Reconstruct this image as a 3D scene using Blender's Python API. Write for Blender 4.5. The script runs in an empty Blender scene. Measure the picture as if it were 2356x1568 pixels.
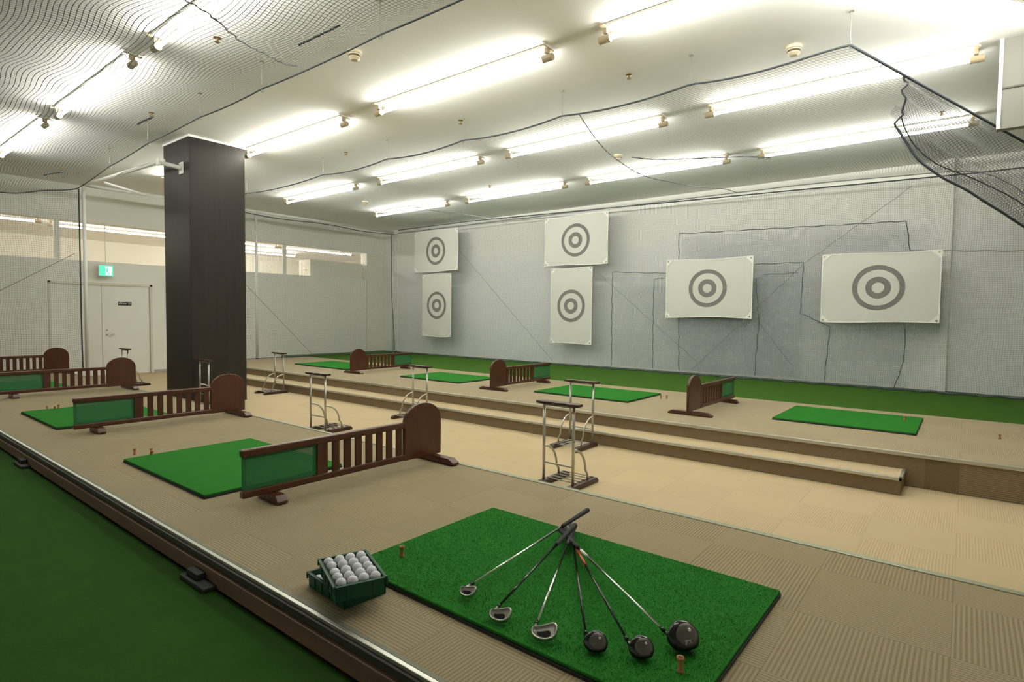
import bpy, math, random
from mathutils import Vector, Matrix
random.seed(7)
S = bpy.context.scene
COL = S.collection
S.view_settings.view_transform = 'Standard'
S.view_settings.look = 'None'
S.view_settings.exposure = 0.0
pi = math.pi

# ------------------------------------------------------------------ materials
class NT:
    def __init__(s, name):
        s.m = bpy.data.materials.new(name); s.m.use_nodes = True
        s.t = s.m.node_tree; s.n = s.t.nodes; s.n.clear()
        s.out = s.n.new('ShaderNodeOutputMaterial')
    def node(s, typ, **kw):
        n = s.n.new(typ)
        for k, v in kw.items():
            setattr(n, k, v)
        return n
    def link(s, a, b): s.t.links.new(a, b)
    def math(s, op, a, b=None, c=None):
        n = s.n.new('ShaderNodeMath'); n.operation = op
        for i, x in enumerate((a, b, c)):
            if x is None: continue
            if isinstance(x, (int, float)): n.inputs[i].default_value = x
            else: s.link(x, n.inputs[i])
        return n.outputs[0]
    def mix(s, f, a, b, blend='MIX'):
        n = s.n.new('ShaderNodeMix'); n.data_type = 'RGBA'; n.blend_type = blend
        for i, x in ((0, f), (6, a), (7, b)):
            if isinstance(x, (int, float)): n.inputs[i].default_value = x
            elif isinstance(x, tuple): n.inputs[i].default_value = (*x, 1)
            else: s.link(x, n.inputs[i])
        return n.outputs[2]
    def noise(s, scale, detail=3, vec=None, rough=0.5):
        n = s.n.new('ShaderNodeTexNoise'); n.inputs['Scale'].default_value = scale
        n.inputs['Detail'].default_value = detail; n.inputs['Roughness'].default_value = rough
        if vec is None: vec = s.obj()
        s.link(vec, n.inputs['Vector']); return n.outputs['Fac']
    def obj(s):
        if not hasattr(s, 'tc'): s.tc = s.n.new('ShaderNodeTexCoord')
        return s.tc.outputs['Object']
    def uv(s):
        s.obj(); return s.tc.outputs['UV']
    def sep(s, v):
        n = s.n.new('ShaderNodeSeparateXYZ'); s.link(v, n.inputs[0]); return n.outputs
    def comb(s, x, y, z=0.0):
        n = s.n.new('ShaderNodeCombineXYZ')
        for i, a in enumerate((x, y, z)):
            if isinstance(a, (int, float)): n.inputs[i].default_value = a
            else: s.link(a, n.inputs[i])
        return n.outputs[0]
    def bump(s, h, strength=0.3, dist=0.01):
        n = s.n.new('ShaderNodeBump'); n.inputs['Strength'].default_value = strength
        n.inputs['Distance'].default_value = dist; s.link(h, n.inputs['Height']); return n.outputs[0]
    def bsdf(s, color, rough=0.6, metal=0.0, spec=0.5, normal=None, **kw):
        b = s.n.new('ShaderNodeBsdfPrincipled')
        if isinstance(color, tuple): b.inputs['Base Color'].default_value = (*color, 1)
        else: s.link(color, b.inputs['Base Color'])
        b.inputs['Roughness'].default_value = rough
        b.inputs['Metallic'].default_value = metal
        b.inputs['Specular IOR Level'].default_value = spec
        if normal is not None: s.link(normal, b.inputs['Normal'])
        for k, v in kw.items(): b.inputs[k].default_value = v
        return b
    def done(s, sh):
        s.link(sh.outputs[0] if hasattr(sh, 'outputs') else sh, s.out.inputs[0]); return s.m

def plain(name, color, rough=0.6, metal=0.0, spec=0.5, var=0.08, scale=8, bump=0.0, bscale=80, **kw):
    t = NT(name)
    f = t.noise(scale, 2)
    dark = tuple(c * (1 - var) for c in color); lite = tuple(min(1, c * (1 + var)) for c in color)
    c = t.mix(f, dark, lite)
    nrm = t.bump(t.noise(bscale, 2), bump, 0.01) if bump else None
    return t.done(t.bsdf(c, rough, metal, spec, nrm, **kw))

def emis(name, color, strength):
    t = NT(name); e = t.node('ShaderNodeEmission')
    e.inputs[0].default_value = (*color, 1); e.inputs[1].default_value = strength
    return t.done(e)

def wood(name, c1, c2, rough=0.35, scale=(3, 3, 30), spec=0.5):
    t = NT(name)
    mp = t.node('ShaderNodeMapping'); mp.inputs['Scale'].default_value = scale
    t.link(t.obj(), mp.inputs[0])
    f = t.noise(1.0, 5, mp.outputs[0], 0.6)
    f2 = t.noise(2.0, 2)
    c = t.mix(f, c1, c2)
    c = t.mix(t.math('MULTIPLY', f2, 0.35), c, tuple(x * 0.5 for x in c1))
    return t.done(t.bsdf(c, rough, 0, spec, t.bump(f, 0.08, 0.002)))

def carpet(name, ca, cb, pitch=0.016, tile=0.5, bstr=0.4):
    t = NT(name)
    x, y, z = t.sep(t.obj())
    fx = t.math('FLOOR', t.math('DIVIDE', x, tile)); fy = t.math('FLOOR', t.math('DIVIDE', y, tile))
    chk = t.math('MODULO', t.math('ADD', t.math('ADD', fx, fy), 400.0), 2.0)
    rc = t.math('ADD', t.math('MULTIPLY', x, chk), t.math('MULTIPLY', y, t.math('SUBTRACT', 1.0, chk)))
    rc = t.math('ADD', rc, z)
    rib = t.math('MULTIPLY_ADD', t.math('SINE', t.math('MULTIPLY', rc, 2 * pi / pitch)), 0.5, 0.5)
    nz = t.noise(230, 2)
    wn = t.node('ShaderNodeTexWhiteNoise'); t.link(t.comb(fx, fy), wn.inputs['Vector'])
    f = t.math('MULTIPLY_ADD', rib, 0.45, t.math('MULTIPLY', nz, 0.55))
    c = t.mix(f, ca, cb)
    c = t.mix(t.math('MULTIPLY', wn.outputs['Value'], 0.09), c, tuple(k * 0.55 for k in cb))
    c = t.mix(t.math('MULTIPLY', chk, 0.05), c, tuple(min(1, k * 1.2) for k in cb))
    jx = t.math('LESS_THAN', t.math('FRACT', t.math('DIVIDE', x, tile)), 0.006)
    jy = t.math('LESS_THAN', t.math('FRACT', t.math('DIVIDE', y, tile)), 0.006)
    c = t.mix(t.math('MULTIPLY', t.math('MAXIMUM', jx, jy), 0.25), c, tuple(k * 0.5 for k in ca))
    return t.done(t.bsdf(c, 0.95, 0, 0.1, t.bump(f, bstr, 0.005)))

def turf(name, ca, cb, s1=420, bstr=0.9):
    t = NT(name)
    n1 = t.noise(s1, 2, rough=0.7); n2 = t.noise(5, 3); n3 = t.noise(60, 2)
    c = t.mix(n1, ca, cb)
    c = t.mix(t.math('MULTIPLY', n2, 0.35), c, tuple(k * 0.6 for k in ca))
    h = t.math('ADD', n1, t.math('MULTIPLY', n3, 0.4))
    return t.done(t.bsdf(c, 0.95, 0, 0.15, t.bump(h, bstr, 0.008)))

def netmat(name, color, pitch=0.036, w=0.15):
    t = NT(name)
    x, y, z = t.sep(t.uv())
    a = t.math('LESS_THAN', t.math('FRACT', t.math('DIVIDE', x, pitch)), w)
    b = t.math('LESS_THAN', t.math('FRACT', t.math('DIVIDE', y, pitch)), w)
    m = t.math('MAXIMUM', a, b)
    d = t.node('ShaderNodeBsdfDiffuse'); d.inputs[0].default_value = (*color, 1)
    tr = t.node('ShaderNodeBsdfTransparent')
    mx = t.node('ShaderNodeMixShader')
    t.link(m, mx.inputs[0]); t.link(tr.outputs[0], mx.inputs[1]); t.link(d.outputs[0], mx.inputs[2])
    return t.done(mx)

WALL = plain('plaster_cream', (0.93, 0.925, 0.87), 0.8, var=0.02, scale=2)
WALLB = plain('plaster_beige', (0.90, 0.87, 0.77), 0.8, var=0.02, scale=2)
CEIL = plain('ceiling_white', (0.94, 0.94, 0.915), 0.85, var=0.02, scale=3, bump=0.1, bscale=40)
PART = plain('partition_paint', (0.92, 0.91, 0.85), 0.6, var=0.02, scale=1)
SOFM = plain('soffit_panel', (0.28, 0.275, 0.245), 0.8, var=0.02, scale=2)
def backwall():
    t = NT('back_wall_paint'); x, y, z = t.sep(t.obj())
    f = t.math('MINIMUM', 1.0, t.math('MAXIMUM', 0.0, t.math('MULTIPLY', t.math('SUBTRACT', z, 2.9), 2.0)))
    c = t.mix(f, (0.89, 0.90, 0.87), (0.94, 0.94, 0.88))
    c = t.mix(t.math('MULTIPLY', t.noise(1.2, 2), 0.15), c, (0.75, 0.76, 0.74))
    return t.done(t.bsdf(c, 0.8))
BACK = backwall()
DOORM = plain('door_cream', (0.91, 0.90, 0.85), 0.45, var=0.01)
CARP_F = carpet('corridor_carpet', (0.39, 0.305, 0.175), (0.61, 0.495, 0.32))
CARP_P = carpet('platform_carpet', (0.145, 0.118, 0.068), (0.40, 0.335, 0.215))
CARP_R = carpet('bay_carpet', (0.19, 0.155, 0.09), (0.43, 0.365, 0.245))
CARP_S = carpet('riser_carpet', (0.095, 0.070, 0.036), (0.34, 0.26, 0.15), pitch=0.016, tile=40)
TURF_R = turf('turf_bright', (0.032, 0.10, 0.006), (0.080, 0.20, 0.02))
TURF_L = turf('turf_shaded', (0.014, 0.055, 0.005), (0.044, 0.145, 0.016))  # shade on the left side put into a darker green than the right turf
MATG = turf('mat_turf', (0.010, 0.13, 0.010), (0.040, 0.31, 0.033), 380)
RUB = plain('black_rubber', (0.012, 0.014, 0.012), 0.7)
ALU = plain('brushed_aluminium', (0.58, 0.58, 0.52), 0.4, 0.9, scale=30)
ALUW = plain('painted_aluminium', (0.88, 0.88, 0.85), 0.4, var=0.02)
BEAM = wood('joist_wood', (0.10, 0.055, 0.035), (0.28, 0.165, 0.11), 0.6, (20, 1, 20))
WOOD = wood('stained_wood', (0.038, 0.010, 0.004), (0.105, 0.030, 0.011), 0.32, (25, 25, 6))
WOOD2 = wood('dark_wood', (0.02, 0.007, 0.004), (0.06, 0.02, 0.01), 0.35, (6, 25, 25))
PILM = wood('pillar_veneer', (0.0145, 0.0115, 0.0095), (0.038, 0.029, 0.0235), 0.5, (14, 14, 0.7), 0.25)
STEEL = plain('satin_steel', (0.50, 0.49, 0.44), 0.3, 0.9, scale=20)
CHROME = plain('polished_chrome', (0.75, 0.75, 0.74), 0.14, 1.0, var=0.02)
IRON = plain('cast_iron_head', (0.50, 0.49, 0.46), 0.28, 1.0, var=0.05, scale=60)
BLACKG = plain('black_lacquer', (0.006, 0.006, 0.007), 0.1, 0, 0.5, var=0.0)
DGREY = plain('dark_grey_metal', (0.11, 0.105, 0.09), 0.38, 0.5)
GRIP = plain('grip_rubber', (0.02, 0.021, 0.023), 0.75, bump=0.5, bscale=500)
WHT = plain('white_paint', (0.85, 0.85, 0.83), 0.4, var=0.0)
LGREY = plain('light_grey_print', (0.45, 0.45, 0.43), 0.4, var=0.0)
RED = plain('red_lacquer', (0.45, 0.06, 0.02), 0.25)
def ballm():
    t = NT('golf_ball_shell')
    v = t.node('ShaderNodeTexVoronoi'); v.inputs['Scale'].default_value = 260
    t.link(t.obj(), v.inputs['Vector'])
    return t.done(t.bsdf((0.72, 0.73, 0.79), 0.3, 0, 0.5, t.bump(v.outputs['Distance'], 0.3, 0.001)))
BALL = ballm()
CRATE = plain('green_plastic', (0.004, 0.065, 0.028), 0.45, spec=0.3, var=0.05)
TEE = plain('tan_rubber', (0.36, 0.17, 0.06), 0.6)
SOCK = plain('cream_plastic', (0.46, 0.38, 0.24), 0.5, var=0.03)
FIXW = plain('fixture_enamel', (0.80, 0.78, 0.70), 0.4, var=0.02)
DET = plain('detector_plastic', (0.72, 0.65, 0.47), 0.5, var=0.03)
TUBE = emis('fluorescent_glow', (1.0, 0.98, 0.885), 69.0)
CORD = plain('net_rope', (0.06, 0.07, 0.085), 0.9)
CORDL = plain('net_twine', (0.20, 0.21, 0.22), 0.9)
NETM = netmat('net_mesh', (0.36, 0.38, 0.40), 0.032, 0.135)
NETP = netmat('net_mesh_patch', (0.36, 0.38, 0.40), 0.032, 0.13)
NETT = netmat('net_mesh_top', (0.27, 0.29, 0.32), 0.036, 0.15)
NETTR = netmat('net_mesh_top_far', (0.34, 0.36, 0.39), 0.036, 0.10)
NETE = netmat('net_mesh_end', (0.30, 0.31, 0.31), 0.038, 0.10)
NETD = netmat('net_mesh_gathered', (0.22, 0.235, 0.255), 0.032, 0.16)
def cloth():
    t = NT('target_cloth')
    x, y, z = t.sep(t.obj())
    a = t.math('LESS_THAN', t.math('FRACT', t.math('DIVIDE', y, 0.018)), 0.25)
    b = t.math('LESS_THAN', t.math('FRACT', t.math('DIVIDE', z, 0.018)), 0.25)
    c = t.mix(t.math('MULTIPLY', t.math('MAXIMUM', a, b), 0.25), (0.70, 0.70, 0.65), (0.40, 0.40, 0.38))
    return t.done(t.bsdf(c, 0.9, 0, 0.1))
CLOTH = cloth()
CLOTHW = plain('target_hem', (0.90, 0.90, 0.86), 0.8, var=0.02)
def ringm():
    t = NT('target_print'); x, y, z = t.sep(t.obj())
    a = t.math('LESS_THAN', t.math('FRACT', t.math('DIVIDE', y, 0.018)), 0.22)
    b = t.math('LESS_THAN', t.math('FRACT', t.math('DIVIDE', z, 0.018)), 0.22)
    c = t.mix(t.math('MULTIPLY', t.math('MAXIMUM', a, b), 0.5), (0.15, 0.15, 0.14), (0.40, 0.40, 0.38))
    return t.done(t.bsdf(c, 0.9, 0, 0.1))
RING = ringm()
def gmesh():
    t = NT('green_screen_cloth')
    x, y, z = t.sep(t.obj())
    band = t.math('LESS_THAN', t.math('ABSOLUTE', t.math('SUBTRACT', z, 0.2)), 0.085)
    bx = t.math('LESS_THAN', t.math('ABSOLUTE', t.math('SUBTRACT', x, 1.375)), 0.225)
    band = t.math('MULTIPLY', band, bx)
    c = t.mix(t.math('MULTIPLY', band, 0.6), (0.010, 0.12, 0.035), (0.04, 0.24, 0.08))
    d = t.bsdf(c, 0.6)
    tr = t.node('ShaderNodeBsdfTransparent'); mx = t.node('ShaderNodeMixShader')
    t.link(t.math('SUBTRACT', 1.0, t.math('MULTIPLY', band, 0.35)), mx.inputs[0])
    t.link(tr.outputs[0], mx.inputs[1]); t.link(d.outputs[0], mx.inputs[2])
    return t.done(mx)
GMESH = gmesh()
EXITG = emis('exit_green', (0.10, 0.72, 0.42), 1.5)
EXITW = emis('exit_white', (0.85, 1.0, 0.93), 1.8)

# ------------------------------------------------------------------ mesh builder
class MB:
    def __init__(s): s.v = []; s.f = []; s.uv = None
    def add(s, vs, fs):
        o = len(s.v); s.v += [tuple(a) for a in vs]; s.f += [tuple(i + o for i in f) for f in fs]; return s
    def box(s, lo, hi, M=None):
        x0, y0, z0 = lo; x1, y1, z1 = hi
        vs = [Vector(a) for a in ((x0,y0,z0),(x1,y0,z0),(x1,y1,z0),(x0,y1,z0),(x0,y0,z1),(x1,y0,z1),(x1,y1,z1),(x0,y1,z1))]
        if M is not None: vs = [M @ a for a in vs]
        return s.add(vs, [(0,3,2,1),(4,5,6,7),(0,1,5,4),(1,2,6,5),(2,3,7,6),(3,0,4,7)])
    def tube(s, pts, r, seg=8, r1=None, caps=True, radii=None):
        pts = [Vector(p) for p in pts]; n = len(pts)
        rings = []; prev = None
        for i, p in enumerate(pts):
            if i == 0: d = pts[1] - p
            elif i == n - 1: d = p - pts[i-1]
            else: d = (pts[i+1] - p).normalized() + (p - pts[i-1]).normalized()
            d.normalize()
            if prev is None:
                up = Vector((0,0,1)) if abs(d.z) < 0.9 else Vector((1,0,0))
                a = d.cross(up).normalized()
            else:
                a = (prev - d * prev.dot(d)).normalized()
            prev = a; b = d.cross(a)
            rr = radii[i] if radii else (r if r1 is None else r + (r1 - r) * i / (n - 1))
            rings.append([p + (a * math.cos(2*pi*k/seg) + b * math.sin(2*pi*k/seg)) * rr for k in range(seg)])
        vs = [v for ring in rings for v in ring]; fs = []
        for i in range(n - 1):
            for k in range(seg):
                k2 = (k + 1) % seg
                fs.append((i*seg+k, i*seg+k2, (i+1)*seg+k2, (i+1)*seg+k))
        if caps:
            fs.append(tuple(reversed(range(seg)))); fs.append(tuple((n-1)*seg + k for k in range(seg)))
        return s.add(vs, fs)
    def lathe(s, prof, seg=20, M=None):
        vs = []; fs = []; n = len(prof)
        for r, z in prof:
            for k in range(seg):
                vs.append(Vector((r*math.cos(2*pi*k/seg), r*math.sin(2*pi*k/seg), z)))
        if M is not None: vs = [M @ a for a in vs]
        for i in range(n-1):
            for k in range(seg):
                k2 = (k+1) % seg; fs.append((i*seg+k, i*seg+k2, (i+1)*seg+k2, (i+1)*seg+k))
        return s.add(vs, fs)
    def prism(s, poly, h0, h1, M=None, fn=None):
        fn = fn or (lambda a, b, h: (a, b, h)); n = len(poly)
        vs = [Vector(fn(a, b, h0)) for a, b in poly] + [Vector(fn(a, b, h1)) for a, b in poly]
        if M is not None: vs = [M @ a for a in vs]
        fs = [tuple(reversed(range(n))), tuple(range(n, 2*n))]
        for i in range(n):
            j = (i+1) % n; fs.append((i, j, n+j, n+i))
        return s.add(vs, fs)
    def ring(s, r0, r1, fn, seg=56):
        vs = []; fs = []
        for k in range(seg):
            a = 2*pi*k/seg
            vs.append(fn(r0*math.cos(a), r0*math.sin(a))); vs.append(fn(r1*math.cos(a), r1*math.sin(a)))
        for k in range(seg):
            k2 = (k+1) % seg; fs.append((2*k, 2*k+1, 2*k2+1, 2*k2))
        return s.add(vs, fs)
    def ball(s, c, rad, seg=20, rings=12, M=None, shape=None):
        vs = []; fs = []; c = Vector(c)
        for i in range(rings+1):
            th = pi*i/rings
            for k in range(seg):
                ph = 2*pi*k/seg
                p = Vector((math.sin(th)*math.cos(ph), math.sin(th)*math.sin(ph), math.cos(th)))
                if shape: p = shape(p)
                p = Vector((p.x*rad[0], p.y*rad[1], p.z*rad[2]))
                if M is not None: p = M @ p
                vs.append(c + p)
        for i in range(rings):
            for k in range(seg):
                k2 = (k+1) % seg; fs.append((i*seg+k, (i+1)*seg+k, (i+1)*seg+k2, i*seg+k2))
        return s.add(vs, fs)
    def obj(s, name, mat, parent=None, smooth=False, bevel=0.0, label=None, loc=None, fix=True):
        me = bpy.data.meshes.new(name); me.from_pydata(s.v, [], s.f); me.update()
        if s.uv:
            l = me.uv_layers.new(name='UVMap')
            for lp in me.loops: l.data[lp.index].uv = s.uv[lp.vertex_index]
        me.materials.append(mat)
        if fix:
            import bmesh
            b = bmesh.new(); b.from_mesh(me); bmesh.ops.recalc_face_normals(b, faces=b.faces); b.to_mesh(me); b.free()
        if smooth:
            for p in me.polygons: p.use_smooth = True
        o = bpy.data.objects.new(name, me); COL.objects.link(o)
        if parent: o.parent = parent
        if loc: o.location = loc
        if bevel:
            m = o.modifiers.new('bevel', 'BEVEL'); m.width = bevel; m.segments = 2; m.limit_method = 'ANGLE'
        if label: o['label'] = label
        return o

def empty(name, loc=(0,0,0), rz=0, label=None, cat=None, group=None, rot=None):
    o = bpy.data.objects.new(name, None); COL.objects.link(o); o.location = loc
    o.rotation_euler = rot if rot else (0, 0, rz); o.empty_display_size = 0.1
    tag(o, label, cat, group); return o
def tag(o, label=None, cat=None, group=None, kind=None):
    if label: o['label'] = label
    if cat: o['category'] = cat
    if group: o['group'] = group
    if kind: o['kind'] = kind
    return o
def copy_tree(o, parent=None):
    c = o.copy(); COL.objects.link(c)
    if parent is not None: c.parent = parent
    for ch in o.children: copy_tree(ch, c)
    return c
def place(o, loc, rz=None, label=None):
    c = copy_tree(o); c.location = loc
    if rz is not None: c.rotation_euler = (0, 0, rz)
    if label: c['label'] = label
    return c
def struct(o): o['kind'] = 'structure'; return o
def text_mesh(name, body, size, mat, parent, M, extrude=0.0008):
    cu = bpy.data.curves.new(name, 'FONT'); cu.body = body; cu.size = size; cu.extrude = extrude
    cu.align_x = 'CENTER'; cu.align_y = 'CENTER'
    t = bpy.data.objects.new(name, cu); COL.objects.link(t)
    bpy.context.view_layer.update()
    me = bpy.data.meshes.new_from_object(t.evaluated_get(bpy.context.evaluated_depsgraph_get()))
    bpy.data.objects.remove(t)
    me.materials.clear(); me.materials.append(mat); me.transform(M)
    o = bpy.data.objects.new(name, me); COL.objects.link(o); o.parent = parent
    return o

# ------------------------------------------------------------------ room shell
PZ = 0.295; CZ = 4.2
def sbox(name, lo, hi, mat): return struct(MB().box(lo, hi).obj(name, mat))
sbox('floor', (-3.6, -4.2, -0.1), (12.5, 21.2, 0.0), CARP_F)
sbox('ceiling', (-3.6, -4.2, CZ), (12.5, 15.6, CZ+0.1), CEIL)
sbox('ceiling', (-3.6, 15.6, 3.62), (14.5, 21.2, 3.7), CEIL)
sbox('wall_left', (-3.6, -4.2, 0), (-3.5, 21.2, CZ), WALL)
sbox('wall_right', (12.4, -4.2, 0), (12.5, 15.3, CZ), BACK)
sbox('wall_front', (-3.6, -4.3, 0), (12.5, -4.2, CZ), WALL)
sbox('wall_back', (-3.6, 21.1, 0), (14.5, 21.2, 3.7), WALLB)
DX0, DX1, DZ = 3.46, 5.45, 2.10
sbox('wall_partition', (-3.5, 15.3, 0), (DX0, 15.42, 2.57), PART)
sbox('wall_partition', (DX1, 15.3, 0), (11.7, 15.42, 2.57), PART)
sbox('wall_partition', (DX0, 15.3, DZ), (DX1, 15.42, 2.57), PART)
sbox('wall_beam', (-3.5, 15.3, 3.42), (12.4, 15.6, CZ), WALL)
sbox('wall_corner', (11.72, 15.3, 0), (12.4, 15.6, 3.42), WALLB)
sbox('wall_side', (14.4, 15.6, 0), (14.5, 21.1, 3.7), WALLB)
sbox('wall_bulkhead', (9.8, 15.5, 0), (11.7, 16.1, 3.08), WALLB)
sbox('wall_soffit', (7.4, -3.0, 3.34), (7.5, -0.16, CZ), SOFM)
sbox('trim_3', (7.385, -3.0, 3.72), (7.4, -0.17, 3.735), plain('panel_joint', (0.12,0.12,0.11), 0.7))  # dark horizontal joint line across the soffit panel
sbox('trim_4', (7.375, -0.185, 3.34), (7.4, -0.155, CZ), ALUW)
sbox('wall_column', (12.3, 0.25, 0.25), (12.4, 0.36, CZ), WALL)
for i, x in enumerate((3.65, 8.9)):
    sbox('trim_%d' % (i+1), (x-0.05, 15.36, 2.57), (x+0.05, 15.42, 3.42), PART)
sbox('baseboard_back', (5.47, 15.285, 0), (11.7, 15.3, 0.07), plain('skirting_grey', (0.45, 0.43, 0.38), 0.6))
d = empty('door_1', ((DX0+DX1)/2, 15.36, 0)); struct(d)
hw = (DX1-DX0)/2; split = 4.43 - (DX0+DX1)/2
FRM = plain('door_frame_paint', (0.74, 0.71, 0.62), 0.5, var=0.01)
MB().box((-hw, -0.07, 0), (-hw+0.05, 0.05, DZ)).box((hw-0.05, -0.07, 0), (hw, 0.05, DZ)).box((-hw, -0.07, DZ-0.05), (hw, 0.05, DZ)).obj('door_frame', FRM, d, bevel=0.004)
MB().box((-hw+0.055, -0.03, 0.01), (split-0.005, 0.02, DZ-0.055)).obj('door_leaf', DOORM, d, bevel=0.003)
MB().box((split+0.005, -0.03, 0.01), (hw-0.055, 0.02, DZ-0.055)).obj('door_leaf', DOORM, d, bevel=0.003)
hx = split + 0.09
MB().tube([(hx, -0.03, 0.94), (hx, -0.085, 0.94), (hx+0.02, -0.09, 0.94), (hx+0.13, -0.09, 0.94)], 0.010, 8).lathe([(0,0),(0.026,0),(0.026,0.012),(0,0.012)], 16, Matrix.Translation((hx,-0.03,0.94)) @ Matrix.Rotation(pi/2,4,'X')).lathe([(0,0),(0.02,0),(0.02,0.012),(0,0.012)], 16, Matrix.Translation((hx,-0.03,1.03)) @ Matrix.Rotation(pi/2,4,'X')).obj('door_handle', CHROME, d, smooth=True)
sg = empty('door_sign', (4.885, 15.328, 1.64), label='small black door plate reading PRIVATE in white letters', cat='sign')
MB().box((-0.135, -0.006, -0.042), (0.135, 0.0, 0.042)).obj('plate', BLACKG, sg, bevel=0.002)
text_mesh('lettering', 'PRIVATE', 0.068, WHT, sg, Matrix.Translation((0,-0.008,0)) @ Matrix.Rotation(pi/2,4,'X'))
ex = empty('exit_sign', (4.47, 15.15, 2.24), label='hanging green emergency exit sign with running figure pictogram', cat='exit sign')
MB().box((-0.14, -0.03, 0), (0.14, 0.03, 0.25)).obj('housing', WHT, ex, bevel=0.004)
MB().box((-0.13, -0.034, 0.012), (0.13, -0.031, 0.238)).obj('panel', EXITG, ex)
MB().box((-0.02,-0.037,0.03),(0.10,-0.035,0.22)).obj('doorway_symbol', EXITW, ex)
mm = MB()
mm.ring(0.0, 0.018, lambda a,b: (0.02+a, -0.039, 0.185+b), 16)
mm.prism([(0.0,0.10),(0.035,0.10),(0.03,0.165),(-0.005,0.16)],-0.040,-0.038,fn=lambda a,b,h:(a,h,b))
mm.prism([(0.0,0.10),(0.02,0.10),(-0.05,0.045),(-0.065,0.055)],-0.040,-0.038,fn=lambda a,b,h:(a,h,b))
mm.prism([(0.015,0.105),(0.035,0.10),(0.055,0.07),(0.045,0.035),(0.03,0.035),(0.035,0.07)],-0.040,-0.038,fn=lambda a,b,h:(a,h,b))
mm.prism([(0.0,0.155),(-0.04,0.13),(-0.045,0.14),(0.0,0.17)],-0.040,-0.038,fn=lambda a,b,h:(a,h,b))
mm.prism([(0.025,0.155),(0.065,0.13),(0.07,0.14),(0.03,0.17)],-0.040,-0.038,fn=lambda a,b,h:(a,h,b))
mm.obj('running_figure', EXITG, ex)
MB().tube([(0,0,0.25),(0,0,1.17)], 0.008, 8).box((-0.04,-0.04,1.165),(0.04,0.04,1.18)).obj('hanging_rod', ALUW, ex)

# ------------------------------------------------------------------ platforms, step, turf
def platform(name, x0, x1, y0, y1, z, top, lab):
    r = empty(name, (0,0,0), label=lab, cat='platform')
    MB().box((x0, y0, 0.002), (x1, y1, z)).obj('carpeted_deck', top, r)
    return r
pl = platform('raised_platform', 1.262, 3.285, -3.5, 13.96, PZ, CARP_P, 'raised tee-line platform covered in ribbed tan carpet tiles')
MB().box((1.250, -3.5, PZ-0.012), (1.268, 13.96, PZ+0.004)).obj('metal_edge_trim', ALU, pl, bevel=0.002)
MB().box((1.270, -3.5, PZ), (1.288, 13.96, PZ+0.003)).obj('rubber_edge_strip', plain('olive_strip', (0.14,0.14,0.09), 0.6), pl)
MB().box((1.236, -3.5, PZ-0.038), (1.262, 13.96, PZ-0.012)).obj('shadow_channel', plain('dark_channel', (0.04,0.04,0.03), 0.6), pl)
MB().box((1.222, -3.5, 0.172), (1.262, 13.96, PZ-0.045)).obj('wooden_joist', BEAM, pl, bevel=0.004)
for yy in (2.85, 6.15, 9.6):
    mb = MB().box((1.16, yy-0.13, 0.172), (1.221, yy+0.13, 0.192)).box((1.18, yy-0.02, 0.192), (1.221, yy+0.10, 0.222))
    mb.obj('support_bracket', RUB, pl, bevel=0.004)
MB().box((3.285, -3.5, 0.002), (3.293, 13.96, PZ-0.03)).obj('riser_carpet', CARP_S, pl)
MB().box((3.262, -3.5, PZ-0.03), (3.305, 13.96, PZ+0.005)).obj('nosing_strip', plain('olive_nosing', (0.26,0.27,0.18), 0.4, 0.5), pl, bevel=0.003)

pr = platform('raised_platform', 6.14, 8.74, -3.5, 13.96, PZ, CARP_R, 'raised tee-line platform covered in ribbed tan carpet beside a step')
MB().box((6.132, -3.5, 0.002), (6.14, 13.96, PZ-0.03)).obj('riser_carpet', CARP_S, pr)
MB().box((6.12, -3.5, PZ-0.028), (6.155, 13.96, PZ+0.005)).obj('nosing_strip', ALU, pr, bevel=0.003)
st = empty('carpeted_step', (0,0,0), label='long low carpeted step with metal nosing along the platform', cat='step')
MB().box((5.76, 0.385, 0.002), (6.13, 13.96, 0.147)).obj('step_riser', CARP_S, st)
MB().box((5.79, 0.40, 0.1475), (6.13, 13.96, 0.149)).obj('step_tread', CARP_F, st)
MB().box((5.745, 0.375, 0.125), (5.785, 13.96, 0.153)).box((5.745, 0.375, 0.125), (6.13, 0.40, 0.153)).obj('nosing_strip', ALU, st, bevel=0.003)
struct(MB().box((8.74, -4.2, 0.001), (12.4, 15.3, 0.25)).obj('floor', TURF_R))
struct(MB().box((-3.5, -4.2, 0.001), (1.213, 15.3, 0.17)).obj('floor', TURF_L))

# ------------------------------------------------------------------ pillar
pc = empty('square_pillar', (3.92, 9.48, 0), label='tall square pillar clad in dark brown wood veneer', cat='pillar')
MB().box((0, 0, 0.002), (0.87, 0.96, CZ-0.035)).obj('veneer_cladding', PILM, pc, bevel=0.004)
MB().box((-0.012, -0.012, CZ-0.035), (0.882, 0.972, CZ-0.002)).obj('top_trim', WHT, pc)
bk = empty('wall_bracket', (3.92, 9.75, 3.72), label='white steel bracket arm fixed to the pillar', cat='bracket')
MB().box((-0.012, -0.08, -0.09), (-0.001, 0.08, 0.09)).tube([(-0.01,0,0),(-0.30,0.10,0.05)], 0.035, 12).box((-0.31,0.05,0.0),(-0.28,0.15,0.10)).obj('arm', WHT, bk, bevel=0.003)

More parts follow.
